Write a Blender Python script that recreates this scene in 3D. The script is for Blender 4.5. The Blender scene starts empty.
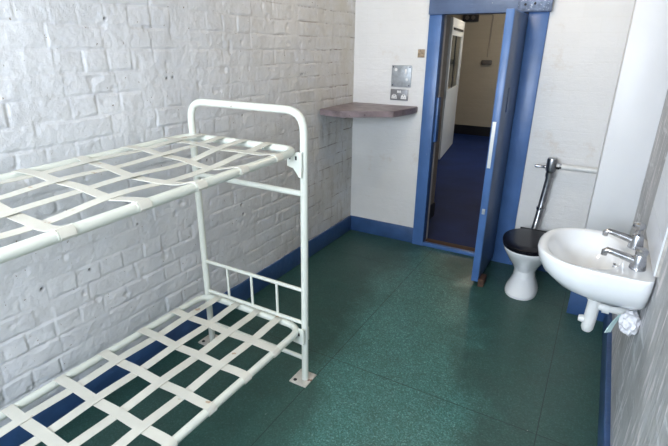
import bpy, bmesh, math, random
import numpy as np
from mathutils import Vector, Matrix
PI = math.pi
S = bpy.context.scene
COL = S.collection

# ---------------------------------------------------------------- camera
cam_d = bpy.data.cameras.new('camera'); cam = bpy.data.objects.new('camera', cam_d); COL.objects.link(cam)
FW = Vector((-0.4634, 0.8109, -0.3574)); R2 = Vector((0.8661, 0.4993, 0.0099)); 
R2 = (R2 - FW.normalized()*R2.dot(FW.normalized())).normalized(); FW.normalize(); U2 = R2.cross(FW)
m = Matrix((R2, U2, -FW)).transposed().to_4x4(); m.translation = Vector((2.038, -3.908, 1.75))
cam.matrix_world = m
cam_d.sensor_width = 36; cam_d.lens = 458.0/668*36; cam_d.clip_start = .02
S.camera = cam
# ---------------------------------------------------------------- world, light, exposure
S.view_settings.view_transform = 'Standard'; S.view_settings.look = 'None'
S.view_settings.exposure = 0.45; S.view_settings.gamma = 1; S.view_settings.use_curve_mapping = False
w = bpy.data.worlds.new('world'); S.world = w; w.use_nodes = True
w.node_tree.nodes['Background'].inputs[0].default_value = (.75, .85, 1, 1)
w.node_tree.nodes['Background'].inputs[1].default_value = .6
def area(name, loc, target, sx, sy, power, color):
    d = bpy.data.lights.new(name, 'AREA'); d.shape = 'RECTANGLE'; d.size = sx; d.size_y = sy; d.energy = power; d.color = color
    o = bpy.data.objects.new(name, d); COL.objects.link(o); o.location = loc
    o.rotation_euler = (Vector(target)-Vector(loc)).to_track_quat('-Z', 'Y').to_euler(); return o
area('window_daylight', (1.15, -5.62, 2.05), (1.15, 0, 1.25), 1.6, 1.0, 158, (.78, .875, 1.0))
def point_fill(name, loc, power, color, r=.06):
    d = bpy.data.lights.new(name, 'POINT'); d.energy = power; d.color = color; d.shadow_soft_size = r
    o = bpy.data.objects.new(name, d); COL.objects.link(o); o.location = loc
point_fill('warm_top_fill', (1.2, -1.0, 2.46), 10, (1, .84, .66), .12)  # unseen fill, added to warm the upper walls
point_fill('hall_fill', (.3, 4.6, 2.5), 15, (1, .9, .76), .12)  # unseen fill, added to brighten the hall
area('hall_daylight', (2.0, 3.4, 1.7), (-.3, 4.2, .8), .9, 1.0, 20, (.85, .92, 1))

# ---------------------------------------------------------------- material helpers
def mat(name, color, rough=.5, metal=0, var=.0, vscale=6, bump=0, bscale=60, spec=.5, coat=0, var2=None, wear=None):
    mt = bpy.data.materials.new(name); mt.use_nodes = True; n = mt.node_tree; b = n.nodes['Principled BSDF']
    b.inputs['Base Color'].default_value = (*color, 1); b.inputs['Roughness'].default_value = rough
    b.inputs['Metallic'].default_value = metal; b.inputs['Specular IOR Level'].default_value = spec
    b.inputs['Coat Weight'].default_value = coat
    tc = n.nodes.new('ShaderNodeTexCoord')
    last = None
    if var > 0:
        nz = n.nodes.new('ShaderNodeTexNoise'); nz.inputs['Scale'].default_value = vscale; nz.inputs['Detail'].default_value = 6
        n.links.new(tc.outputs['Object'], nz.inputs['Vector'])
        cr = n.nodes.new('ShaderNodeValToRGB'); cr.color_ramp.elements[0].position = .3; cr.color_ramp.elements[1].position = .7
        c2 = var2 or tuple(c*(1-var) for c in color)
        cr.color_ramp.elements[0].color = (*c2, 1); cr.color_ramp.elements[1].color = (*color, 1)
        n.links.new(nz.outputs['Fac'], cr.inputs['Fac']); last = cr.outputs['Color']
    if wear:   # (colour, threshold, scale): chips and rust spots
        nz = n.nodes.new('ShaderNodeTexNoise'); nz.inputs['Scale'].default_value = wear[2]; nz.inputs['Detail'].default_value = 4
        n.links.new(tc.outputs['Object'], nz.inputs['Vector'])
        cr = n.nodes.new('ShaderNodeValToRGB'); cr.color_ramp.elements[0].position = wear[1]; cr.color_ramp.elements[1].position = wear[1]+.03
        cr.color_ramp.elements[0].color = (0, 0, 0, 1); cr.color_ramp.elements[1].color = (1, 1, 1, 1)
        n.links.new(nz.outputs['Fac'], cr.inputs['Fac'])
        mx = n.nodes.new('ShaderNodeMixRGB'); n.links.new(cr.outputs['Color'], mx.inputs[0])
        if last: n.links.new(last, mx.inputs[1])
        else: mx.inputs[1].default_value = (*color, 1)
        mx.inputs[2].default_value = (*wear[0], 1); last = mx.outputs[0]
    if last: n.links.new(last, b.inputs['Base Color'])
    if bump > 0:
        nz = n.nodes.new('ShaderNodeTexNoise'); nz.inputs['Scale'].default_value = bscale; nz.inputs['Detail'].default_value = 5
        n.links.new(tc.outputs['Object'], nz.inputs['Vector'])
        bp = n.nodes.new('ShaderNodeBump'); bp.inputs['Strength'].default_value = bump; bp.inputs['Distance'].default_value = .01
        n.links.new(nz.outputs['Fac'], bp.inputs['Height']); n.links.new(bp.outputs['Normal'], b.inputs['Normal'])
    return mt

def nd(n, t, **kw):
    x = n.nodes.new(t)
    for k, v in kw.items():
        if k.startswith('i_'): x.inputs[k[2:].replace('_', ' ')].default_value = v
        else: setattr(x, k, v)
    return x
def ramp(n, src, stops, interp='LINEAR'):
    r = n.nodes.new('ShaderNodeValToRGB'); r.color_ramp.interpolation = interp
    e = r.color_ramp.elements
    while len(e) < len(stops): e.new(.5)
    for q, (p, c) in zip(e, stops):
        q.position = p; q.color = (c, c, c, 1) if isinstance(c, (int, float)) else (*c, 1)
    n.links.new(src, r.inputs['Fac']); return r.outputs['Color']
def mix(n, fac, a, b, mode='MIX'):
    x = n.nodes.new('ShaderNodeMixRGB'); x.blend_type = mode
    for i, s in ((0, fac), (1, a), (2, b)):
        if isinstance(s, bpy.types.NodeSocket): n.links.new(s, x.inputs[i])
        elif i == 0: x.inputs[0].default_value = s
        else: x.inputs[i].default_value = (*s, 1)
    return x.outputs[0]
def noise(n, vec, scale, detail=5, rough=.55):
    z = nd(n, 'ShaderNodeTexNoise'); z.inputs['Scale'].default_value = scale; z.inputs['Detail'].default_value = detail; z.inputs['Roughness'].default_value = rough
    n.links.new(vec, z.inputs['Vector']); return z.outputs['Fac']
def vecscale(n, vec, s, rot=(0, 0, 0)):
    mp = nd(n, 'ShaderNodeMapping'); mp.inputs['Scale'].default_value = s; mp.inputs['Rotation'].default_value = rot
    n.links.new(vec, mp.inputs['Vector']); return mp.outputs['Vector']
def newmat(name, rough=.5):
    mt = bpy.data.materials.new(name); mt.use_nodes = True; n = mt.node_tree; b = n.nodes['Principled BSDF']
    b.inputs['Roughness'].default_value = rough
    return mt, n, b, n.nodes.new('ShaderNodeTexCoord').outputs['Object']
def bump(n, b, height, strength, dist, prev=None):
    bp = nd(n, 'ShaderNodeBump'); bp.inputs['Strength'].default_value = strength; bp.inputs['Distance'].default_value = dist
    n.links.new(height, bp.inputs['Height'])
    if prev: n.links.new(prev, bp.inputs['Normal'])
    n.links.new(bp.outputs['Normal'], b.inputs['Normal']); return bp.outputs['Normal']

# white painted brick (left wall, relief is in the mesh)
M = {}
mt, n, b, oc = newmat('white_brick_paint', .42); M['wall_l'] = mt
at = nd(n, 'ShaderNodeAttribute', attribute_name='joint'); ah = nd(n, 'ShaderNodeAttribute', attribute_name='hole')
base = ramp(n, noise(n, oc, 2.2), [(.3, (.64, .645, .66)), (.7, (.74, .745, .76))])
sp = nd(n, 'ShaderNodeSeparateXYZ'); n.links.new(oc, sp.inputs[0])
# dirt gathers along the far end of the wall: irregular patches
mrs = nd(n, 'ShaderNodeMapRange'); n.links.new(sp.outputs['Y'], mrs.inputs[0]); mrs.inputs[1].default_value = -2.0; mrs.inputs[2].default_value = .1
mul = nd(n, 'ShaderNodeMath', operation='MULTIPLY'); n.links.new(mrs.outputs[0], mul.inputs[0]); 
n.links.new(ramp(n, noise(n, oc, 3.1, 8, .7), [(.32, 0), (.6, 1)]), mul.inputs[1])
base = mix(n, mul.outputs[0], base, (.56, .525, .455))
dr = ramp(n, noise(n, vecscale(n, oc, (1, 9, 1.6)), 1.9, 8, .78), [(.52, 0), (.66, 1)])
mul2 = nd(n, 'ShaderNodeMath', operation='MULTIPLY'); n.links.new(mrs.outputs[0], mul2.inputs[0]); n.links.new(dr, mul2.inputs[1])
mh = nd(n, 'ShaderNodeMath', operation='MULTIPLY'); n.links.new(mul2.outputs[0], mh.inputs[0]); mz = nd(n, 'ShaderNodeMapRange'); n.links.new(sp.outputs['Z'], mz.inputs[0]); mz.inputs[1].default_value = 1.5; mz.inputs[2].default_value = 1.1; mz.inputs[3].default_value = .25; mz.inputs[4].default_value = 1.0; n.links.new(mz.outputs[0], mh.inputs[1])
base = mix(n, mh.outputs[0], base, (.30, .25, .19))
jm = nd(n, 'ShaderNodeMath', operation='MULTIPLY'); n.links.new(ramp(n, at.outputs['Fac'], [(.3, 0), (.7, 1)]), jm.inputs[0])
n.links.new(ramp(n, noise(n, oc, 4.5, 6, .7), [(.50, 0), (.57, 1)]), jm.inputs[1])
jm2 = nd(n, 'ShaderNodeMath', operation='MULTIPLY'); n.links.new(jm.outputs[0], jm2.inputs[0]); n.links.new(mrs.outputs[0], jm2.inputs[1])
base = mix(n, jm2.outputs[0], base, (.13, .07, .04))
spk = ramp(n, noise(n, oc, 55, 2), [(.73, 0), (.75, 1)])
base = mix(n, spk, base, (.2, .15, .1))
base = mix(n, ah.outputs['Fac'], base, (.02, .015, .012))
n.links.new(base, b.inputs['Base Color'])
nb = bump(n, b, noise(n, oc, 34, 8, .68), .75, .008)

def flatbrick(name, c1, c2, mort, bw, bh, strength, axes, stain=None, rough=.45):
    mt, n, b, oc = newmat(name, rough)
    sp = nd(n, 'ShaderNodeSeparateXYZ'); n.links.new(oc, sp.inputs[0]); cb = nd(n, 'ShaderNodeCombineXYZ')
    n.links.new(sp.outputs[axes[0]], cb.inputs[0]); n.links.new(sp.outputs[axes[1]], cb.inputs[1])
    # wobble
    nz = nd(n, 'ShaderNodeTexNoise'); nz.inputs['Scale'].default_value = 9; n.links.new(oc, nz.inputs['Vector'])
    va = nd(n, 'ShaderNodeVectorMath', operation='SCALE'); n.links.new(nz.outputs['Color'], va.inputs[0]); va.inputs['Scale'].default_value = .012
    vb = nd(n, 'ShaderNodeVectorMath', operation='ADD'); n.links.new(cb.outputs[0], vb.inputs[0]); n.links.new(va.outputs[0], vb.inputs[1])
    br = nd(n, 'ShaderNodeTexBrick'); n.links.new(vb.outputs[0], br.inputs['Vector'])
    br.inputs['Scale'].default_value = 1; br.inputs['Brick Width'].default_value = bw; br.inputs['Row Height'].default_value = bh
    br.inputs['Mortar Size'].default_value = .006; br.inputs['Mortar Smooth'].default_value = .9
    br.inputs['Color1'].default_value = (*c1, 1); br.inputs['Color2'].default_value = (*c2, 1); br.inputs['Mortar'].default_value = (*mort, 1)
    c = br.outputs['Color']
    c = mix(n, ramp(n, noise(n, oc, 2.5, 6, .6), [(.4, .0), (.75, .3)]), c, tuple(x*.8 for x in c1))
    if stain: c = mix(n, ramp(n, noise(n, oc, 3.3, 8, .7), [(.58, 0), (.75, .7)]), c, stain)
    n.links.new(c, b.inputs['Base Color'])
    inv = nd(n, 'ShaderNodeMath', operation='SUBTRACT'); inv.inputs[0].default_value = 1; n.links.new(br.outputs['Fac'], inv.inputs[1])
    p = bump(n, b, inv.outputs[0], strength, .006)
    p = bump(n, b, noise(n, vecscale(n, oc, (1, 1, 3.2)), 7, 8, .7), .45, .012, p)
    bump(n, b, noise(n, oc, 26, 8, .68), .6, .007, p)
    return mt
M['wall_b'] = flatbrick('back_wall_paint', (.80, .79, .775), (.785, .775, .76), (.785, .775, .755), .24, .0985, .13, ('X', 'Z'), (.62, .52, .42))
M['wall_hall'] = flatbrick('hall_brick_paint', (.44, .39, .30), (.42, .37, .285), (.41, .36, .275), .23, .085, .4, ('X', 'Z'))
M['wall_hall_side'] = flatbrick('hall_side_paint', (.42, .36, .28), (.40, .345, .27), (.40, .35, .28), .23, .085, .4, ('Y', 'Z'))
M['column'] = mat('column_paint', (.80, .80, .81), .4, var=.05, vscale=3, bump=.15, bscale=18, wear=((.12, .1, .1), .80, 30))
# right wall: brushed grey-white plaster with raised streaks
mt, n, b, oc = newmat('brushed_plaster', .45); M['wall_r'] = mt
st = noise(n, vecscale(n, oc, (1, 1.1, .16), (.35, 0, 0)), 26, 7, .6)
st2 = noise(n, vecscale(n, oc, (1, .22, 1.2), (-.55, 0, 0)), 20, 5, .6)
c = ramp(n, noise(n, oc, 3.5, 7, .65), [(.34, (.37, .365, .365)), (.66, (.55, .55, .555))])
c = mix(n, ramp(n, st, [(.56, 0), (.61, 1)]), c, (.76, .72, .73))
c = mix(n, ramp(n, st2, [(.60, 0), (.66, .9)]), c, (.70, .70, .71))
c = mix(n, ramp(n, noise(n, oc, 9, 8, .7), [(.68, 0), (.74, .8)]), c, (.34, .24, .17))
n.links.new(c, b.inputs['Base Color'])
p = bump(n, b, st, .9, .014); bump(n, b, st2, .7, .01, p)

# floor: speckled green lino with darker areas and sheet seams
mt, n, b, oc = newmat('green_floor', .38); M['floor'] = mt
sp = nd(n, 'ShaderNodeSeparateXYZ'); n.links.new(oc, sp.inputs[0])
g1 = (.030, .118, .098); g2 = (.066, .205, .175)
vo = nd(n, 'ShaderNodeTexVoronoi'); vo.inputs['Scale'].default_value = 170; n.links.new(oc, vo.inputs['Vector'])
spv = nd(n, 'ShaderNodeSeparateColor'); n.links.new(vo.outputs['Color'], spv.inputs[0])
c = ramp(n, spv.outputs[0], [(0, (.026, .090, .074)), (.4, (.040, .135, .112)), (.75, (.062, .180, .162)), (.93, (.09, .235, .215)), (1, (.16, .31, .28))])
# darker areas: long irregular patches on both sides of a lighter middle
sk_ = nd(n, 'ShaderNodeMath', operation='MULTIPLY_ADD'); n.links.new(sp.outputs['Y'], sk_.inputs[0]); sk_.inputs[1].default_value = .23; n.links.new(sp.outputs['X'], sk_.inputs[2])
dx = nd(n, 'ShaderNodeMath', operation='SUBTRACT'); n.links.new(sk_.outputs[0], dx.inputs[0]); dx.inputs[1].default_value = .87
ab = nd(n, 'ShaderNodeMath', operation='ABSOLUTE'); n.links.new(dx.outputs[0], ab.inputs[0])
nzb = noise(n, oc, 2.3, 7, .62)
ad = nd(n, 'ShaderNodeMath', operation='MULTIPLY_ADD'); n.links.new(nzb, ad.inputs[0]); ad.inputs[1].default_value = .9; n.links.new(ab.outputs[0], ad.inputs[2])
my = nd(n, 'ShaderNodeMapRange'); n.links.new(sp.outputs['Y'], my.inputs[0]); my.inputs[1].default_value = -.9; my.inputs[2].default_value = -.1; my.inputs[3].default_value = 0; my.inputs[4].default_value = .3
ad2 = nd(n, 'ShaderNodeMath', operation='ADD'); n.links.new(ad.outputs[0], ad2.inputs[0]); n.links.new(my.outputs[0], ad2.inputs[1])
dm = ramp(n, ad2.outputs[0], [(.72, 0), (.95, .72)])
c = mix(n, dm, c, (.020, .056, .045))
c = mix(n, ramp(n, noise(n, oc, 7, 8, .7), [(.45, 0), (.7, .3)]), c, (.03, .05, .04))
c = mix(n, ramp(n, noise(n, oc, 40, 2), [(.77, 0), (.79, .8)]), c, (.38, .4, .36))
# seams
def seam(out, pos, wdt=.0022):
    a = nd(n, 'ShaderNodeMath', operation='SUBTRACT'); n.links.new(out, a.inputs[0]); a.inputs[1].default_value = pos
    b_ = nd(n, 'ShaderNodeMath', operation='ABSOLUTE'); n.links.new(a.outputs[0], b_.inputs[0])
    l = nd(n, 'ShaderNodeMath', operation='LESS_THAN'); n.links.new(b_.outputs[0], l.inputs[0]); l.inputs[1].default_value = wdt
    return l.outputs[0]
for o_, p_ in (('Y', -1.92), ('Y', -.55), ('Y', -3.3), ('X', .9), ('X', 2.05)): 
    c = mix(n, seam(sp.outputs[o_], p_), c, (.012, .03, .025))
n.links.new(c, b.inputs['Base Color'])
n.links.new(ramp(n, nzb, [(.3, .28), (.7, .5)]), b.inputs['Roughness'])
bump(n, b, noise(n, oc, 60, 4), .12, .004)

BL = (.058, .125, .36)
M['blue'] = mat('blue_gloss_paint', (.08, .18, .43), .35, var=.25, vscale=5, bump=.12, bscale=35, wear=((.55, .60, .68), .74, 22))
M['blue_skirt'] = mat('blue_skirting_paint', (.042, .105, .26), .4, var=.35, vscale=6, bump=.25, bscale=25, wear=((.5, .55, .62), .75, 30))
M['blue_dark'] = mat('dark_blue_steel_paint', (.10, .15, .27), .4, var=.25, vscale=9, bump=.15, bscale=40, wear=((.5, .52, .56), .74, 45))
M['blue_floor'] = mat('blue_hall_floor', (.012, .036, .16), .55, spec=.15, var=.35, vscale=2.5, bump=.1, bscale=12)
M['black_paint'] = mat('black_paint', (.012, .012, .016), .4, bump=.1)
M['cream'] = mat('cream_bed_enamel', (.73, .75, .67), .28, var=.06, vscale=8, bump=.06, bscale=50, coat=.2, wear=((.25, .15, .09), .735, 45))
M['strap'] = mat('cream_strap', (.70, .68, .60), .4, var=.1, vscale=10, bump=.05, wear=((.48, .35, .24), .68, 14))
M['plate'] = mat('rusty_plate', (.66, .62, .55), .45, var=.3, vscale=25, bump=.2, wear=((.25, .14, .09), .64, 40))
M['ceramic'] = mat('white_ceramic', (.86, .87, .88), .12, spec=.6, coat=.5, var=.04, vscale=5)
M['seat'] = mat('black_plastic', (.006, .006, .010), .28, spec=.3, bump=.0)
M['chrome'] = mat('chrome', (.56, .57, .60), .24, 1, var=.35, vscale=30)
M['chrome_worn'] = mat('worn_chrome', (.42, .43, .45), .3, 1, var=.5, vscale=22)
M['pipe'] = mat('white_pipe_paint', (.76, .76, .74), .35, var=.1, vscale=20)
M['shelf'] = mat('mauve_shelf_paint', (.30, .235, .245), .4, var=.5, vscale=12, bump=.15, bscale=35, wear=((.06, .04, .04), .68, 26))
M['steel'] = mat('galvanised_steel', (.46, .49, .52), .42, .35, var=.3, vscale=35, bump=.06)
M['lintel_plate'] = mat('worn_steel_blue', (.17, .22, .33), .4, .2, var=.5, vscale=30, bump=.2, wear=((.45, .48, .55), .62, 60))
M['socket'] = mat('brushed_socket_plate', (.27, .27, .28), .4, .4, var=.2, vscale=30)
M['white_pl'] = mat('white_plastic', (.8, .8, .8), .3)
M['dark'] = mat('dark_void', (.012, .012, .014), .7)
M['wood'] = mat('dark_wood', (.10, .05, .03), .6, var=.4, vscale=30, bump=.2)
M['paper'] = mat('crumpled_paper', (.80, .79, .82), .8, bump=.5, bscale=30)
M['cloth'] = mat('pale_green_rag', (.50, .66, .64), .8, bump=.3, bscale=50)
M['tile'] = mat('white_glazed_tile', (.74, .76, .80), .28, var=.05, vscale=6)
M['grout'] = mat('grout', (.55, .52, .48), .8, var=.4, vscale=40)
M['ceil'] = mat('ceiling_paint', (.82, .74, .60), .6, var=.08, vscale=3)
M['brown'] = mat('bare_wood_patch', (.50, .38, .26), .7, var=.6, vscale=60)
M['hall_white'] = mat('white_frame_paint', (.78, .80, .78), .35, var=.06)
M['grommet'] = mat('dark_box_plastic', (.10, .09, .08), .5)
M['door_face_shade'] = mat('shaded_door_blue', (.060, .105, .215), .38, var=.35, vscale=7, bump=.15, bscale=30, wear=((.4, .45, .5), .75, 40))  # door blue darkened, so the face's shade is in the colour
M['conduit'] = mat('grey_conduit', (.28, .25, .21), .5)
gm = bpy.data.materials.new('dusty_glass'); gm.use_nodes = True; gb = gm.node_tree.nodes['Principled BSDF']
gb.inputs['Base Color'].default_value = (.05, .07, .065, 1); gb.inputs['Transmission Weight'].default_value = .4; gb.inputs['Roughness'].default_value = .06; gb.inputs['IOR'].default_value = 1.45
M['glass'] = gm

# ---------------------------------------------------------------- geometry helpers
def obj(name, bm, m_, parent=None, smooth=True, kind=None, autos=None):
    me = bpy.data.meshes.new(name); bmesh.ops.recalc_face_normals(bm, faces=bm.faces[:]); bm.to_mesh(me); bm.free()
    me.materials.append(M[m_])
    o = bpy.data.objects.new(name, me); COL.objects.link(o)
    if smooth:
        me.polygons.foreach_set('use_smooth', [True]*len(me.polygons))
        me.set_sharp_from_angle(angle=math.radians(38))
    if parent: o.parent = parent; o.matrix_parent_inverse = Matrix.Translation(-wloc(parent))
    if kind: o['kind'] = kind
    return o
def wloc(o):
    v = Vector(o.location) if o.type == 'EMPTY' else Vector((0, 0, 0))
    return v
def thing(name, label, cat, loc=(0, 0, 0), group=None):
    o = bpy.data.objects.new(name, None); o.empty_display_size = .05; COL.objects.link(o); o.location = loc
    return tag(o, label, cat, group)
def tag(o, label, cat, group=None):
    o['label'] = label; o['category'] = cat
    if group: o['group'] = group
    return o
def box(bm, x0, x1, y0, y1, z0, z1, bev=0, mtx=None):
    r = bmesh.ops.create_cube(bm, size=1); vs = r['verts']
    for v in vs:
        v.co = Vector((x0+(v.co.x+.5)*(x1-x0), y0+(v.co.y+.5)*(y1-y0), z0+(v.co.z+.5)*(z1-z0)))
    if bev:
        es = list({e for v in vs for e in v.link_edges})
        q = bmesh.ops.bevel(bm, geom=es, offset=bev, segments=2, profile=.5, affect='EDGES'); vs = list(set(q['verts'])|{v for v in vs if v.is_valid})
    if mtx: 
        for v in vs: v.co = mtx @ v.co
    return bm
def B(*a, bev=0, mtx=None): return box(bmesh.new(), *a, bev=bev, mtx=mtx)
def ring_faces(bm, rings, cap0=True, cap1=True, closed=False):
    vr = [[bm.verts.new(p) for p in r] for r in rings]; k = len(vr[0])
    pairs = list(zip(vr[:-1], vr[1:])) + ([(vr[-1], vr[0])] if closed else [])
    for a, c in pairs:
        for i in range(k): bm.faces.new((a[i], a[(i+1) % k], c[(i+1) % k], c[i]))
    if not closed:
        if cap0: bm.faces.new(vr[0][::-1])
        if cap1: bm.faces.new(vr[-1])
    return bm
def tube(bm, pts, r, seg=16, closed=False):
    pts = [Vector(p) for p in pts]; N = len(pts); rr = r if isinstance(r, (list, tuple)) else [r]*N
    tg = []
    for i in range(N):
        a = pts[(i-1) % N] if (closed or i > 0) else pts[0]; c = pts[(i+1) % N] if (closed or i < N-1) else pts[-1]
        tg.append((c-a).normalized())
    up = Vector((0, 0, 1)) if abs(tg[0].z) < .9 else Vector((0, 1, 0))
    u = tg[0].cross(up).normalized(); rings = []
    for i in range(N):
        u = (u-tg[i]*u.dot(tg[i])).normalized(); v = tg[i].cross(u)
        rings.append([pts[i]+rr[i]*(math.cos(2*PI*k/seg)*u+math.sin(2*PI*k/seg)*v) for k in range(seg)])
    return ring_faces(bm, rings, closed=closed)
def T(pts, r, seg=16, closed=False): return tube(bmesh.new(), pts, r, seg, closed)
def fillet(pts, rad, n=7, closed=False):
    pts = [Vector(p) for p in pts]; N = len(pts); out = []
    for i in range(N):
        if not closed and i in (0, N-1): out.append(pts[i]); continue
        p = pts[i]; a = (pts[i-1]-p); c = (pts[(i+1) % N]-p); ra = min(rad, a.length*.45, c.length*.45)
        A = p+a.normalized()*ra; C_ = p+c.normalized()*ra
        for k in range(n+1):
            t = k/n; out.append(A*(1-t)**2*1+p*2*t*(1-t)+C_*t*t)
    return out
def lathe(bm, prof, c, axis='Z', seg=28):
    rings = []
    c = Vector(c)
    for r, h in prof:
        rg = []
        for k in range(seg):
            a = 2*PI*k/seg; p = (r*math.cos(a), r*math.sin(a), h)
            if axis == 'X': p = (h, p[0], p[1])
            if axis == 'Y': p = (p[0], h, p[1])
            rg.append(c+Vector(p))
        rings.append(rg)
    return ring_faces(bm, rings)
def loft(bm, rings, e=2.0, seg=48, capt=True, capb=True):
    # rings: (cx, cy, z, rx, ry_front(-y), ry_back(+y), e)
    out = []
    for cx, cy, z, rx, rf, rb, ex in rings:
        rg = []
        for k in range(seg):
            a = 2*PI*k/seg; c_, s_ = math.cos(a), math.sin(a)
            x = rx*math.copysign(abs(c_)**(2/ex), c_); y = math.copysign(abs(s_)**(2/ex), s_)*(rb if s_ > 0 else rf)
            rg.append((cx+x, cy+y, z))
        out.append(rg)
    return ring_faces(bm, out, capb, capt)
def prism(bm, poly, z0, z1):
    a = [bm.verts.new((x, y, z0)) for x, y in poly]; c = [bm.verts.new((x, y, z1)) for x, y in poly]
    bm.faces.new(a[::-1]); bm.faces.new(c); k = len(poly)
    for i in range(k): bm.faces.new((a[i], a[(i+1) % k], c[(i+1) % k], c[i]))
    return bm

W = 2.335; H = 2.62; YR = -5.5; HS = .153; CX = 2.084; CD = .615
OX0, OX1, OZ = .785, 1.435, 2.01     # door opening
# ---------------------------------------------------------------- structure
obj('floor', B(-.1, W+.1, YR, .0, -.05, 0), 'floor', smooth=False, kind='structure')
obj('ceiling', B(-.1, W+.1, YR-.25, .25, H, H+.1), 'ceil', smooth=False, kind='structure')

# left wall: painted English-bond brick, relief modelled
def left_wall():
    rng = np.random.default_rng(7)
    y0, y1, z0, z1, g = -3.8, 0.0, 0.0, H, .0062
    ny, nz = int((y1-y0)/g), int((z1-z0)/g)
    ys = np.linspace(y0, y1, ny); zs = np.linspace(z0, z1, nz); Y, Z = np.meshgrid(ys, zs)
    def vn(sc, seed):   # smooth value noise
        r = np.random.default_rng(seed); gy, gz = int((y1-y0)*sc)+3, int((z1-z0)*sc)+3
        a = r.random((gz, gy)); fy = (Y-y0)*sc; fz = (Z-z0)*sc; iy = fy.astype(int); iz = fz.astype(int)
        ty = fy-iy; tz = fz-iz; ty = ty*ty*(3-2*ty); tz = tz*tz*(3-2*tz)
        return (a[iz, iy]*(1-ty)+a[iz, iy+1]*ty)*(1-tz)+(a[iz+1, iy]*(1-ty)+a[iz+1, iy+1]*ty)*tz - .5
    ch = .0985
    Zw = Z+.008*vn(2.2, 1)+.006*vn(9, 2); row = np.floor((Zw-.06)/ch).astype(int); fr = (Zw-.06)/ch-row
    header = (row % 2 == 0)
    Yw = Y+.010*vn(7, 3)+.008*vn(25, 4)
    wd = np.where(header, .128, .262); off = np.where(header, 0, .064)+np.where(row % 4 == 1, .05, 0)+(row*37 % 11)*.004
    cidx = np.floor((Yw+off)/wd).astype(int); fc = (Yw+off)/wd-cidx
    dz = np.minimum(fr, 1-fr)*ch; dy = np.minimum(fc, 1-fc)*wd
    tab = rng.random((64, 128, 4)); t = tab[row % 64, cidx % 128]
    dyj = dy+ (t[..., 3]-.3)*.006
    mort = np.minimum(dz+.004*vn(14, 5), dyj)
    m_ = np.clip(mort/.009, 0, 1); m_ = m_*m_*(3-2*m_)
    filled = np.clip((vn(5, 11)+.10)*4, 0, 1)      # joints filled smooth in patches
    depth = .0058*(1-.72*filled)
    h = -depth*(1-m_)
    h += ((t[..., 0]-.5)*.0035*m_ + ((fr-.5)*(t[..., 1]-.5)*.004+(fc-.5)*(t[..., 2]-.5)*.007)*m_)*(1-.6*filled)
    h += .010*vn(1.6, 6)+.005*vn(11, 7)+.003*vn(26, 8)+.0016*vn(60, 9)
    # pock marks
    pk = np.clip(vn(18, 10)-.36, 0, 1)*.05; h -= pk
    joint = np.clip(1-np.minimum(dz, 1)/.0075, 0, 1)
    hole = np.zeros_like(h)
    for hy, hz, hr in HOLES:
        d = np.hypot(Y-hy, Z-hz); k = np.clip(1.6-d/hr, 0, 1); hole = np.maximum(hole, k); h -= .012*k
    h = np.minimum(h, .012)
    X = h*np.clip((0-Y)/.02+.3, 0, 1)-.004
    co = np.stack([X, Y, Z], -1).reshape(-1, 3)
    idx = np.arange(ny*nz).reshape(nz, ny)
    q = np.stack([idx[:-1, :-1], idx[:-1, 1:], idx[1:, 1:], idx[1:, :-1]], -1).reshape(-1, 4)
    # outline extruded back, so that the wall has thickness
    bnd = np.concatenate([idx[0, :], idx[1:, -1], idx[-1, -2::-1], idx[-2:0:-1, 0]])
    bk = co[bnd].copy(); bk[:, 0] = -.25; nb_ = len(bnd); b0 = len(co)
    co = np.concatenate([co, bk]); ar = np.arange(nb_); nx = (ar+1) % nb_
    q2 = np.stack([bnd[ar], b0+ar, b0+nx, bnd[nx]], -1)
    me = bpy.data.meshes.new('wall_left'); faces = np.concatenate([q, q2])
    me.vertices.add(len(co)); me.vertices.foreach_set('co', co.ravel().astype(np.float32))
    me.loops.add(len(faces)*4); me.loops.foreach_set('vertex_index', faces.ravel().astype(np.int32))
    me.polygons.add(len(faces)); me.polygons.foreach_set('loop_start', np.arange(0, len(faces)*4, 4, dtype=np.int32))
    me.polygons.foreach_set('use_smooth', np.ones(len(faces), bool)); me.update(calc_edges=True); me.validate()
    for nm, arr in (('joint', joint), ('hole', hole)):
        a = me.attributes.new(nm, 'FLOAT', 'POINT'); v = np.zeros(len(co), np.float32); v[:joint.size] = arr.ravel(); a.data.foreach_set('value', v)
    me.materials.append(M['wall_l']); o = bpy.data.objects.new('wall_left', me); COL.objects.link(o); o['kind'] = 'structure'
HOLES = [(-2.75, 1.945, .006), (-2.455, 1.865, .005), (-2.14, 1.59, .005), (-2.10, 1.593, .005), (-.86, 1.56, .006), (-.84, 1.56, .005),
         (-2.98, .72, .006), (-3.3, .68, .006), (-2.75, .72, .005), (-1.62, .73, .008), (-1.61, .66, .007), (-2.45, .86, .005), (-1.55, 1.33, .005), (-1.9, 1.1, .005)]
left_wall()
obj('wall_left_end', B(-.25, 0, YR, -3.8, 0, H), 'wall_l', smooth=False, kind='structure')
obj('wall_right', B(W, W+.2, YR, 0, 0, H), 'wall_r', smooth=False, kind='structure')
bm = bmesh.new(); box(bm, -.25, OX0, 0, .12, 0, H); box(bm, OX1, W+.2, 0, .12, 0, H); box(bm, OX0, OX1, 0, .12, OZ, H)
obj('wall_back', bm, 'wall_b', smooth=False, kind='structure')
wx0, wx1, wz0, wz1 = .4, 1.9, 1.55, 2.5
bm = bmesh.new(); box(bm, -.25, wx0, YR-.25, YR, 0, H); box(bm, wx1, W+.2, YR-.25, YR, 0, H)
box(bm, wx0, wx1, YR-.25, YR, 0, wz0); box(bm, wx0, wx1, YR-.25, YR, wz1, H)
obj('wall_rear', bm, 'wall_b', smooth=False, kind='structure')
bm = bmesh.new()
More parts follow.
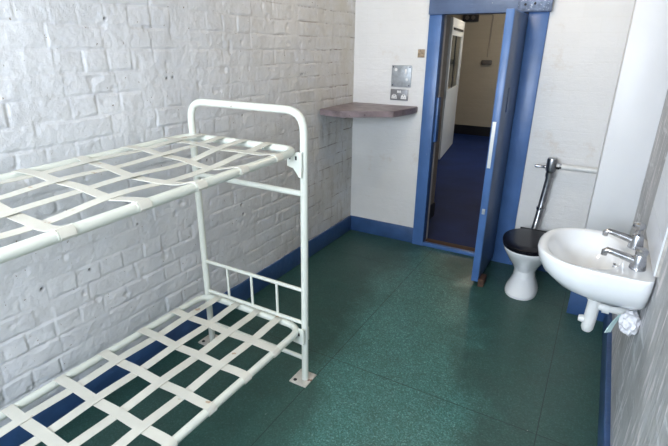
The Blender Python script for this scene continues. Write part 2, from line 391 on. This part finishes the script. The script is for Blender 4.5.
for a in ((wx0, wx1, wz0, wz0+.04), (wx0, wx1, wz1-.04, wz1), (wx0, wx0+.04, wz0, wz1), (wx1-.04, wx1, wz0, wz1)): box(bm, a[0], a[1], YR-.06, YR-.01, a[2], a[3])
for k in range(1, 6): box(bm, wx0+k*.25-.008, wx0+k*.25+.008, YR-.05, YR-.03, wz0, wz1)
obj('window_1', bm, 'blue', smooth=False, kind='structure')
obj('wall_column', B(CX, W, -CD, 0, 0, H, bev=.004), 'column', kind='structure')
# painted skirtings
obj('baseboard_left', B(-.01, .012, YR, 0, 0, HS, bev=.004), 'blue_skirt', kind='structure')
obj('baseboard_back', B(0, .69, -.014, 0.005, 0, HS, bev=.004), 'blue_skirt', kind='structure')
obj('baseboard_niche', B(1.57, CX, -.012, 0.005, 0, HS, bev=.004), 'blue_skirt', kind='structure')
obj('baseboard_column', B(CX-.006, W, -CD-.012, -CD+.02, 0, .20, bev=.004), 'blue_skirt', kind='structure')
obj('baseboard_right', B(W-.026, W+.005, YR, -CD, 0, HS, bev=.004), 'blue_skirt', kind='structure')
obj('door_threshold', B(.69, 1.60, -.02, .02, 0, .035, bev=.004), 'blue', kind='structure')
obj('door_sill', B(OX0, OX1, .02, .12, -.02, .028, bev=.003), 'wood', kind='structure')
# cell door frame (steel, painted blue)
bm = bmesh.new()
box(bm, .685, .79, -.03, .06, 0, OZ+.02, bev=.004)
box(bm, 1.435, 1.575, -.022, .06, 0, OZ+.02, bev=.004); box(bm, 1.42, 1.437, .05, .12, 0, OZ, bev=.003)
fr = obj('door_frame', bm, 'blue', kind='structure')
obj('door_lintel', B(.685, 1.585, -.055, .06, OZ-.005, 2.30, bev=.004), 'blue_dark', kind='structure')

obj('door_keep', B(.788, .806, .03, .10, .98, 1.36, bev=.003), 'blue', kind='structure')
lpz = obj('door_lintel_plate', B(1.36, 1.59, -.062, -.05, OZ+.0, 2.30, bev=.003), 'lintel_plate', kind='structure')
for x_, z_ in ((1.41, 2.055), (1.475, 2.06)): obj('door_lintel_hole', lathe(bmesh.new(), [(.001, -.064), (.008, -.0635), (.009, -.0615)], (x_, 0, z_), 'Y', 12), 'dark', kind='structure')
# ---------------------------------------------------------------- hall beyond the door
HY = 6.3
obj('floor_hall', B(-2.2, 2.2, .12, HY, -.05, 0), 'blue_floor', smooth=False, kind='structure')
obj('ceiling_hall', B(-2.2, 2.2, .12, HY, 2.7, 2.8), 'ceil', smooth=False, kind='structure')
obj('wall_hall_far', B(-2.2, 2.2, HY, HY+.1, 0, 2.7), 'wall_hall', smooth=False, kind='structure')
obj('wall_hall_left', B(.35, .60, .12, .84, 0, 2.7), 'wall_hall_side', smooth=False, kind='structure')
obj('wall_hall_outer', B(-2.2, -2.1, .84, HY, 0, 2.7), 'wall_hall_side', smooth=False, kind='structure')
obj('wall_hall_near', B(-2.2, .35, .74, .84, 0, 2.7), 'wall_hall', smooth=False, kind='structure')
obj('wall_hall_right', B(2.1, 2.2, .12, HY, 0, 2.7), 'wall_hall_side', smooth=False, kind='structure')
obj('baseboard_hall_far', B(-2.1, 2.1, HY-.015, HY, 0, .2), 'black_paint', smooth=False, kind='structure')
obj('baseboard_hall_left', B(.59, .612, .12, .85, 0, .16), 'black_paint', smooth=False, kind='structure')

# ---------------------------------------------------------------- cell door, standing open into the cell
DY0, DY1 = -.555, .05; DX = 1.405
d = thing('cell_door', 'heavy blue steel cell door standing open into the room beside the toilet', 'door', (DX, 0, .03))
obj('door_leaf', B(DX-.026, DX+.026, DY0, DY1, .035, OZ-.015, bev=.003), 'blue', d)
for z in (.35, 1.0, 1.7): obj('hinge', lathe(bmesh.new(), [(.012, -.05), (.014, -.05), (.014, .05), (.012, .05)], (DX+.034, DY1-.015, z), seg=14), 'blue_dark', d)
lp = obj('lock_strip', B(DX-.018, DX+.006, DY0-.004, DY0+.01, .95, 1.28, bev=.001), 'hall_white', d); lp['label'] = 'cream strip on the edge of the door'
lb = obj('lock_bolt', B(DX-.01, DX+.012, DY0-.012, DY0+.01, .60, .64, bev=.002), 'steel', d)
fs = obj('shade_sheet', B(DX+.0255, DX+.029, DY0+.006, DY1-.03, .045, OZ-.025, bev=.001), 'door_face_shade', d); fs['label'] = 'outer face of the blue door, its shade put into the colour'  # thin added sheet that carries the shaded tone of the leaf
hp = obj('hatch_flap', B(DX+.028, DX+.036, -.40, -.18, 1.33, 1.50, bev=.003), 'door_face_shade', d)
tag(obj('door_wedge', prism(bmesh.new(), [(1.435, -.56), (1.475, -.55), (1.475, -.44), (1.435, -.44)], 0.0, .06), 'wood', smooth=False),
    'small dark brown wooden wedge on the floor at the foot of the blue door', 'door wedge')

# ---------------------------------------------------------------- things seen in the hall
hd = thing('glazed_hall_door', 'white half-glazed door with a dark pane, open in the hall beyond the cell', 'door', (-.3, 4.2, 0))
ang = math.atan2(5.0-3.52, -.42+.2); MH = Matrix.Translation((-.2, 3.52, 0)) @ Matrix.Rotation(ang, 4, 'Z')
L = 1.5
bm = bmesh.new()
box(bm, 0, L, -.02, .02, .02, 1.08, mtx=MH); box(bm, 0, L, -.024, .024, 1.06, 1.13, mtx=MH)
box(bm, 0, .09, -.024, .024, 1.0, 2.2, mtx=MH); box(bm, L-.12, L, -.024, .024, 1.0, 2.2, mtx=MH); box(bm, 0, L, -.024, .024, 1.95, 2.2, mtx=MH)
obj('door_leaf', bm, 'hall_white', hd, smooth=False)
bm = bmesh.new(); box(bm, .09, L-.12, -.006, .006, 1.13, 1.95, mtx=MH); obj('window_pane', bm, 'glass', hd, smooth=False)
bm = bmesh.new(); box(bm, L*.45-.02, L*.45+.02, -.015, .015, 1.13, 1.95, mtx=MH); obj('glazing_bar', bm, 'black_paint', hd, smooth=False)
bm = bmesh.new(); box(bm, .15, L-.3, -.045, -.022, 2.03, 2.06, mtx=MH); obj('vent_slot', bm, 'dark', hd, smooth=False)
tag(obj('junction_box', loft(bmesh.new(), [(-.217, HY-.04, 1.455, .09, .035, .035, 2.5), (-.217, HY-.04, 1.47, .11, .04, .04, 2.5), (-.217, HY-.04, 1.53, .11, .04, .04, 2.5), (-.217, HY-.04, 1.545, .09, .035, .035, 2.5)]), 'grommet'), 'small oval dark fitting at the lower end of the conduit on the hall wall', 'junction box')
tag(obj('conduit_pipe', T(fillet([(-.55, HY-.02, 2.40), (-.20, HY-.02, 2.40), (-.217, HY-.02, 1.6)], .05), .012, 8), 'conduit'), 'thin grey conduit running down the far hall wall', 'conduit')
wf = thing('wall_lamp', 'dark square wall lamp high on the far hall wall', 'lamp', (-.62, HY, 2.3))
obj('lamp_housing', B(-.78, -.48, HY-.10, HY, 2.27, 2.42, bev=.01), 'dark', wf)
for cx_ in (-.69, -.57): obj('lamp_lens', lathe(bmesh.new(), [(.001, -.125), (.035, -.12), (.04, -.10), (.04, -.09)], (cx_, HY, 2.345), 'Y', 16), 'grommet', wf)

# ---------------------------------------------------------------- corner shelf, plates
sh = thing('corner_shelf', 'mauve-brown painted corner shelf fixed between the two white walls', 'shelf', (.2, -.2, 1.28))
poly = [(0.012, -.002), (.012, -.62), (.24, -.67), (.585, -.43), (.64, -.13), (.635, -.002)]
bm = prism(bmesh.new(), poly, 1.230, 1.279); bmesh.ops.bevel(bm, geom=bm.edges[:], offset=.004, segments=2, affect='EDGES')
obj('shelf_board', bm, 'shelf', sh)
bm = bmesh.new(); box(bm, .03, .55, -.035, -.005, 1.205, 1.231); obj('bearer', bm, 'shelf', sh, smooth=False)
bm = bmesh.new(); box(bm, .012, .04, -.5, -.03, 1.205, 1.231); obj('bearer', bm, 'shelf', sh, smooth=False)

pl = thing('switch_plate', 'square galvanised blanking plate on the white wall above the socket', 'wall plate', (.465, 0, 1.525))
obj('plate', B(.375, .557, -.012, .002, 1.435, 1.615, bev=.003), 'steel', pl)
for x, z in ((.39, 1.60), (.542, 1.60), (.39, 1.45), (.542, 1.45)): obj('screw', lathe(bmesh.new(), [(.001, -.016), (.005, -.015), (.006, -.011)], (x, 0, z), 'Y', 12), 'dark', pl)
bm = bmesh.new(); box(bm, .498, .516, -.017, -.010, 1.545, 1.585, bev=.004); obj('switch_rocker', bm, 'white_pl', pl)
bm = bmesh.new(); lathe(bm, [(.001, -.018), (.012, -.017), (.014, -.011)], (.415, 0, 1.578), 'Y', 16); obj('switch_button', bm, 'white_pl', pl)
bm = bmesh.new(); lathe(bm, [(.001, -.017), (.010, -.016), (.012, -.011)], (.52, 0, 1.497), 'Y', 16); obj('lamp_lens', bm, 'white_pl', pl)

sk = thing('double_socket', 'metal double power socket with two white inserts above the corner shelf', 'power socket', (.455, 0, 1.37))
obj('plate', B(.374, .538, -.014, .002, 1.322, 1.416, bev=.003), 'socket', sk)
for cx_ in (.412, .500):
    bm = bmesh.new()
    prf = [(cx_-.026, 1.335), (cx_+.026, 1.335), (cx_+.022, 1.362), (cx_+.008, 1.374), (cx_-.008, 1.374), (cx_-.022, 1.362)]
    a = [bm.verts.new((x, -.0155, z)) for x, z in prf]; c = [bm.verts.new((x, -.012, z)) for x, z in prf]
    bm.faces.new(a); bm.faces.new(c[::-1])
    for i in range(6): bm.faces.new((a[i], a[(i+1) % 6], c[(i+1) % 6], c[i]))
    ins = obj('socket_insert', bm, 'white_pl', sk, smooth=False)
    bm = bmesh.new(); box(bm, cx_-.003, cx_+.003, -.0165, -.015, 1.360, 1.370); box(bm, cx_-.014, cx_-.008, -.0165, -.015, 1.344, 1.348); box(bm, cx_+.008, cx_+.014, -.0165, -.015, 1.344, 1.348)
    obj('pin_hole', bm, 'dark', ins, smooth=False)
for cx_ in (.446, .466): obj('switch_rocker', B(cx_-.008, cx_+.008, -.018, -.012, 1.385, 1.405, bev=.002), 'white_pl', sk)
# exposed patch next to the frame
obj('trim_1', B(.60, .660, -.006, .002, 1.68, 1.745, bev=.002), 'brown', kind='structure')

# ---------------------------------------------------------------- toilet
t = thing('toilet', 'white pedestal toilet with a closed black lid between the door and the boxed column', 'toilet', (1.742, -.44, 0))
cx = 1.742; TY = -.025
bm = loft(bmesh.new(), [
    (cx, -.44, 0.0, .115, .175, .22, 2.3), (cx, -.44, .02, .118, .178, .22, 2.3), (cx, -.44, .045, .110, .160, .21, 2.2), (cx, -.415, .12, .078, .105, .20, 2.1),
    (cx, -.415, .18, .078, .10, .20, 2.1), (cx, -.42, .23, .10, .135, .22, 2.1), (cx, -.43, .29, .135, .19, .25, 2.1), (cx, -.44, .345, .160, .228, .28, 2.15),
    (cx, -.445, .375, .172, .245, .30, 2.2), (cx, -.445, .392, .175, .250, .30, 2.2), (cx, -.445, .400, .170, .245, .295, 2.2)])
obj('pan', bm, 'ceramic', t)
bm = loft(bmesh.new(), [(cx, -.445, .400, .176, .252, .17, 2.2), (cx, -.445, .404, .181, .258, .175, 2.2), (cx, -.445, .414, .181, .258, .175, 2.2), (cx, -.445, .418, .176, .253, .17, 2.2)])
obj('seat', bm, 'seat', t)
bm = loft(bmesh.new(), [(cx, -.445, .419, .176, .252, .20, 2.2), (cx, -.445, .423, .184, .261, .205, 2.2), (cx, -.445, .432, .185, .262, .205, 2.2), (cx, -.445, .438, .178, .254, .20, 2.2), (cx, -.445, .441, .12, .18, .14, 2.1), (cx, -.445, .4415, .01, .01, .01, 2.1)])
obj('lid', bm, 'seat', t)
bm = T([(cx-.10, -.225, .425), (cx+.10, -.225, .425)], .012, 12); 
obj('hinge', bm, 'seat', t)

fv = thing('flush_pipe', 'worn chrome flush valve and downpipe rising behind the toilet', 'flush pipe', (1.775, -.07, .4))
px_, py_ = 1.772, -.08
obj('downpipe', T([(px_-.040, py_-.05, .38), (px_-.032, py_, .46), (px_, py_, .84)], .025, 16), 'chrome_worn', fv)
obj('valve_body', lathe(bmesh.new(), [(.024, 0), (.032, .0), (.032, .03), (.027, .035), (.036, .05), (.038, .06), (.038, .135), (.034, .148), (.012, .152)], (px_, py_, .83)), 'chrome_worn', fv)
obj('collar', lathe(bmesh.new(), [(.024, 0), (.031, 0), (.031, .02), (.024, .02)], (px_-.024, py_, .56)), 'chrome', fv)
bm = lathe(bmesh.new(), [(.012, -.03), (.013, -.05), (.010, -.055), (.010, -.085), (.014, -.09), (.014, -.11), (.006, -.118)], (px_, py_, .905), 'X', 16)
obj('flush_knob', bm, 'chrome', fv)
obj('union_nut', lathe(bmesh.new(), [(.016, .034), (.027, .036), (.027, .058), (.02, .06), (.02, .075)], (px_, py_, .92), 'X', 8), 'chrome', fv)
tag(obj('supply_pipe', T([(px_+.07, py_, .92), (CX+.0, py_, .92)], .022, 14), 'pipe'), 'white painted water pipe running from the flush valve into the column', 'pipe')

# ---------------------------------------------------------------- wash basin
bs = thing('wash_basin', 'white ceramic wash basin mounted on the right wall', 'basin', (2.2, -1.75, .8))
RZ = .94; YC = -1.745; XC = 2.17
def dring(z, xf, xb, yh, exf=2.3, exb=7, xc=XC, yc=YC, seg=72):
    rg = []
    for k in range(seg):
        a = 2*PI*k/seg; c_, s_ = math.cos(a), math.sin(a); e = exb if c_ > 0 else exf
        # blend exponent in y so that both halves meet
        x = math.copysign(abs(c_)**(2/e), c_)*((xb-xc) if c_ > 0 else (xc-xf)); y = math.copysign(abs(s_)**(2/e), s_)*yh
        rg.append((x+xc, y+yc, z))
    return rg
rings = [dring(.754, 2.17, W-.001, .05, 2.2, 5, xc=2.25), dring(.757, 2.12, W-.001, .12, 2.2, 5, xc=2.22), dring(.772, 2.04, W-.001, .17, 2.2, 6, xc=2.2),
         dring(.80, 1.972, W-.001, .208, 2.3, 7, xc=2.18), dring(.845, 1.925, W-.001, .238, 2.4, 8), dring(.89, 1.902, W-.001, .253, 2.5, 9), dring(.926, 1.893, W-.001, .256, 2.5, 9),
         dring(.934, 1.896, W-.001, .255, 2.5, 9), dring(RZ, 1.904, W-.002, .252, 2.5, 9), dring(RZ, 1.926, W-.105, .224, 2.3, 2.8, xc=2.09), dring(RZ-.006, 1.934, W-.112, .216, 2.3, 2.7, xc=2.09),
         dring(RZ-.04, 1.958, W-.12, .20, 2.2, 2.6, xc=2.09), dring(RZ-.08, 1.99, W-.14, .165, 2.1, 2.4, xc=2.09), dring(RZ-.108, 2.03, W-.17, .11, 2.1, 2.2, xc=2.09), dring(RZ-.118, 2.07, W-.20, .03, 2, 2, xc=2.09)]
bm = ring_faces(bmesh.new(), rings)
obj('bowl', bm, 'ceramic', bs)
obj('waste_outlet', lathe(bmesh.new(), [(.001, .004), (.02, .004), (.026, .001), (.026, -.002)], (2.092, YC, RZ-.117), 'Z', 24), 'chrome', bs)
obj('overflow', lathe(bmesh.new(), [(.001, -.0), (.01, -.0), (.01, .01)], (2.199, YC, RZ-.06), 'X', 14), 'chrome', bs)

TX = 2.272
def tap(y, label, crystal):
    t = thing('basin_tap', label, 'tap', (TX, y, RZ), 'chrome taps on the basin')
    obj('tap_body', lathe(bmesh.new(), [(.028, 0), (.030, .003), (.029, .012), (.026, .03), (.023, .05), (.019, .062), (.012, .066)], (TX, y, RZ)), 'chrome', t)
    obj('spout', T([(TX, y, RZ+.030), (2.235, y, RZ+.040), (2.175, y, RZ+.054), (2.158, y, RZ+.057), (2.150, y, RZ+.050), (2.149, y, RZ+.034)], [.019, .016, .0125, .0125, .0125, .011], 14), 'chrome', t)
    if crystal:
        bm = lathe(bmesh.new(), [(.010, .065), (.010, .085), (.020, .088), (.025, .098), (.023, .112), (.014, .118), (.002, .12)], (TX-.004, y, RZ), seg=8)
    else:
        bm = lathe(bmesh.new(), [(.018, .06), (.022, .066), (.024, .080), (.018, .088), (.002, .09)], (TX, y, RZ), seg=24)
    obj('tap_head', bm, 'chrome', t)
tap(-1.645, 'chrome basin tap with a faceted head, the one nearer the column', True)
tap(-1.885, 'chrome basin tap with a low smooth head, the one nearer the camera', False)

tp = thing('waste_trap', 'dirty white plastic waste trap hanging under the basin', 'waste pipe', (2.165, YC, .65))
obj('trap_body', T([(2.165, YC, .752), (2.165, YC, .70), (2.163, YC, .60), (2.160, YC, .55), (2.159, YC, .535), (2.159, YC, .528)], [.022, .026, .027, .026, .019, .006], 18), 'pipe', tp)
obj('waste_arm', T([(2.165, YC, .672), (2.333, YC, .672)], .019, 14), 'pipe', tp)
obj('collar', lathe(bmesh.new(), [(.024, 0), (.034, 0), (.034, .028), (.024, .028)], (2.165, YC, .70)), 'pipe', tp)
obj('collar', lathe(bmesh.new(), [(.019, 0), (.027, 0), (.027, .028), (.019, .028)], (2.20, YC, .672), 'X'), 'pipe', tp)
obj('clean_out_cap', lathe(bmesh.new(), [(.001, -.045), (.015, -.043), (.018, -.03), (.018, -.01)], (2.160, YC, .59), 'X', 14), 'pipe', tp)
tag(obj('supply_hose', T(fillet([(2.332, -1.72, .722), (2.25, -1.80, .715), (2.13, -1.80, .725), (2.12, -1.70, .728), (2.20, -1.69, .72)], .03, 6), .0055, 8), 'chrome_worn'), 'thin dark metal pipe looping round the top of the waste trap', 'pipe')
def blob(c, r, seed, sq=(1, 1, 1)):
    bm = bmesh.new(); bmesh.ops.create_icosphere(bm, subdivisions=3, radius=1); rg = random.Random(seed)
    ph = [(Vector((rg.uniform(-1, 1), rg.uniform(-1, 1), rg.uniform(-1, 1)))*rg.uniform(4, 9), rg.uniform(0, 6)) for _ in range(7)]
    for v in bm.verts:
        k = .98+sum(.13*abs(math.sin(v.co.dot(d_)+p_)) for d_, p_ in ph)-.42
        v.co = Vector(c)+Vector((v.co.x*sq[0], v.co.y*sq[1], v.co.z*sq[2]))*r*k
    return bm
tag(obj('crumpled_paper', blob((2.300, -1.86, .685), .055, 3, (.60, .85, .8)), 'paper', smooth=False), 'crumpled white paper stuffed against the wall under the basin', 'paper')
bm = bmesh.new(); N = 8; vs = []
for side in (0, 1):
    for i in range(N+1):
        t_ = i/N; wd = .010+.008*t_
        for s in (-1, 1):
            vs.append(bm.verts.new((2.262-.03*t_+s*wd*.6+side*.003, -1.845+.012*math.sin(3*t_)+s*wd*.5, .705-.10*t_)))
def V(side, i, s): return vs[side*(N+1)*2+i*2+s]
for i in range(N):
    bm.faces.new((V(0, i, 0), V(0, i, 1), V(0, i+1, 1), V(0, i+1, 0))); bm.faces.new((V(1, i, 1), V(1, i, 0), V(1, i+1, 0), V(1, i+1, 1)))
    for s in (0, 1): bm.faces.new((V(0, i, s), V(1, i, s), V(1, i+1, s), V(0, i+1, s)))
for i in (0, N): bm.faces.new((V(0, i, 0), V(0, i, 1), V(1, i, 1), V(1, i, 0)))
tag(obj('rag', bm, 'cloth'), 'pale green strip of cloth hanging from the pipe under the basin', 'cloth')

# tiled splashback
sb = thing('tile_splashback', 'white glazed tile splashback on the wall above the basin', 'tiles', (W, -1.85, 1.1))
y0_, y1_ = -1.96, -1.43; tw = (y1_-y0_)/4
obj('backing', B(W-.010, W+.002, y0_, y1_, .953, .953+.135*4), 'grout', sb, smooth=False)
bm = bmesh.new()
for i in range(4):
    for j in range(4):
        box(bm, W-.016, W-.008, y0_+i*tw+.001, y0_+(i+1)*tw-.001, .954+j*.135, .954+(j+1)*.135-.002, bev=.0012)
obj('tiles', bm, 'tile', sb, smooth=False)

# ---------------------------------------------------------------- bunk bed
bed = thing('bunk_bed', 'cream painted steel bunk bed with woven strap bases along the brick wall', 'bunk bed', (.5, -3.1, 0))
R = .0185; XL0, XR0 = .167, .868; BY = -2.168; BY2 = -4.15
LZ, UZ = .335, 1.275
def end_frame(y, far):
    ef = obj('end_frame', T(fillet([(XL0, y, .012), (XL0+.008, y, 1.485), (XR0+.014, y, 1.485), (XR0, y, .012)], .10, 10), R, 18), 'cream', bed)
    def bar(z, r): obj('crossbar', T([(XL0, y, z), (XR0, y, z)], r, 12), 'cream', ef)
    bar(1.097, .0145); bar(.572, .0105); bar(.375, .0105); bar(.150, .0125)
    for k in range(1, 4):
        x = XL0+(XR0-XL0)*k/4; obj('spindle', T([(x, y, .375), (x, y, .572)], .0075, 10), 'cream', ef)
    for x in (XL0, XR0):
        bm = B(x-.072, x+.036, y-.055, y+.065, 0, .009, bev=.003)
        fp = obj('foot_plate', bm, 'plate', ef)
        obj('foot_bolt', lathe(bmesh.new(), [(.001, .013), (.009, .012), (.011, .009)], (x-.046, y-.032, 0), 'Z', 8), 'dark', ef)
        obj('foot_bolt', lathe(bmesh.new(), [(.001, .017), (.009, .016), (.011, .009)], (x-.030, y+.045, 0), 'Z', 8), 'plate', ef)
end_frame(BY, True); end_frame(BY2, False)

def tilt(z, y): return z+(.022*(y+3.4) if z > 1 else 0)     # the upper base rises slightly to the far end
def bed_base(z, xl, xr, ye, rot, ntag):
    f_ = obj('bed_frame', T(fillet([(xl, ye, tilt(z, ye)), (xr, ye, tilt(z, ye)), (xr, BY2+.04, tilt(z, BY2)), (xl, BY2+.04, tilt(z, BY2))], .095, 9, True), R, 18, True), 'cream', bed)
    return f_
def strap(pts, wdir, w_, th=.0022, parent=None):
    bm = bmesh.new(); wd = Vector(wdir)*w_/2; rings = []
    pts = [Vector(p) for p in pts]
    for i, p in enumerate(pts):
        tg = (pts[min(i+1, len(pts)-1)]-pts[max(i-1, 0)]).normalized(); nrm = tg.cross(Vector(wdir)).normalized()*th/2; lift = Vector((0, 0, tilt(p.z, p.y)-p.z)); p = p+lift
        rings.append([p-wd-nrm, p+wd-nrm, p+wd+nrm, p-wd+nrm])
    ring_faces(bm, rings); return obj('strap', bm, 'strap', parent)
def bracket(z, y, x, parent, lo):
    bm = bmesh.new()
    # angle plate wrapping the post, with a gusset below
    poly_ = [(x-.060, z+.020), (x+.004, z+.034), (x+.018, z+.030), (x+.018, z-.088), (x+.004, z-.082), (x-.026, z-.044), (x-.060, z-.036)] if not lo else \
            [(x-.050, z-.005), (x-.015, z+.040), (x+.018, z+.044), (x+.018, z-.055), (x-.048, z-.050)]
    a = [bm.verts.new((p, y-.034, q)) for p, q in poly_]; c = [bm.verts.new((p, y-.027, q)) for p, q in poly_]
    bm.faces.new(a); bm.faces.new(c[::-1]); k = len(poly_)
    for i in range(k): bm.faces.new((a[i], a[(i+1) % k], c[(i+1) % k], c[i]))
    box(bm, x+.014, x+.020, y-.03, y+.02, z-.06 if not lo else z-.045, z+.034)
    br = obj('bracket', bm, 'cream', parent, smooth=False)
    for a0, a1 in ((-.048, -.040), (-.014, -.005)): obj('slot', B(x+a0, x+a1, y-.0355, y-.0335, z-.004, z+.014), 'dark', br, smooth=False)
# --- lower base
fl = bed_base(LZ, .145, .848, -2.165, 0, 'l')
bracket(LZ-.022, BY, XR0-.004, bed, True)
rng = random.Random(4)
def weave(z, xl, xr, ye, longs, crosses, wl, wc, sag, parent, lump):
    yn = BY2+.04
    for k, (x0, x1) in enumerate(longs):
        pts = [(x0, ye+.022, z-.004), (x0, ye+.016, z+.014), (x0, ye, z+R+.0015)]
        n_ = 60
        for i in range(1, n_):
            y = ye+(yn-ye)*i/n_; t_ = i/n_; x = x0+(x1-x0)*t_
            up = math.cos(PI*((y-crosses[0])/(crosses[1]-crosses[0])+k))
            s_ = sag(x, y)
            e_ = min(1, min(t_, 1-t_)*n_/3)
            pts.append((x, y, z+R+.0015-s_+.0028*up*e_))
        pts += [(x1, yn, z+R+.0015), (x1, yn-.016, z+.014), (x1, yn-.022, z-.004)]
        strap(pts, (1, 0, 0), wl, parent=parent)
    for j, yc in enumerate(crosses):
        dj = lump[j % len(lump)]
        a = [(xl-.021, yc, z-.006), (xl-.0175, yc, z+.010), (xl-.006, yc, z+R+.0005)]
        pts = list(a); n_ = 30
        for i in range(1, n_):
            x = xl+(xr-xl)*i/n_; t_ = i/n_; y = yc+dj*math.sin(PI*t_)
            kk = min(range(len(longs)), key=lambda q: abs(longs[q][0]-x)); ph = (x-longs[0][0])/(longs[1][0]-longs[0][0])
            up = -math.cos(PI*(ph+j)); e_ = min(1, min(t_, 1-t_)*n_/3)
            pts.append((x, y, z+R+.0015-sag(x, yc)+.0028*up*e_))
        pts += [(xr+.006, yc, z+R+.0005), (xr+.0175, yc, z+.010), (xr+.0215, yc, z-.004), (xr+.018, yc, z-.011)]
        strap(pts, (0, 1, 0), wc, parent=parent)
def sag_lo(x, y): 
    t_ = (x-.145)/.72; e = min(1, max(0, (-2.165-y)/.2)); return .006*math.sin(PI*max(0, min(1, t_)))*e
weave(LZ, .145, .848, -2.165, [(.26, .26), (.405, .405), (.553, .553), (.702, .702)], [-2.41, -2.63, -2.855, -3.07, -3.285, -3.50, -3.72, -3.93], .046, .046, sag_lo, fl, [0])
# --- upper base, straps slack
fu = bed_base(UZ, .15, .845, -2.165, 0, 'u')
bracket(UZ-.005, BY, XR0, bed, False)
def sag_up(x, y):
    t_ = max(0, min(1, (x-.15)/.695)); e = min(1, max(0, (-2.165-y)/.35))
    return (.006*math.sin(PI*t_)+.024*math.sin(PI*t_**2.4))*e*(1+.25*math.sin(y*9))
weave(UZ, .15, .845, -2.165, [(.25, .26), (.385, .40), (.53, .54), (.68, .68)], [-2.33, -2.56, -2.79, -3.03, -3.28, -3.52, -3.75, -3.97], .046, .044, sag_up, fu, [-.02, .015, -.03, .01, .02])
# clips crimped round the near rail
for yc in [-2.33, -2.56, -2.79, -3.03, -3.28, -3.52]:
    for dy in (-.026, .026):
        bm = T([(.845, yc+dy-.002, tilt(UZ, yc)), (.845, yc+dy+.002, tilt(UZ, yc))], R+.0012, 16); obj('clip', bm, 'cream', fu)
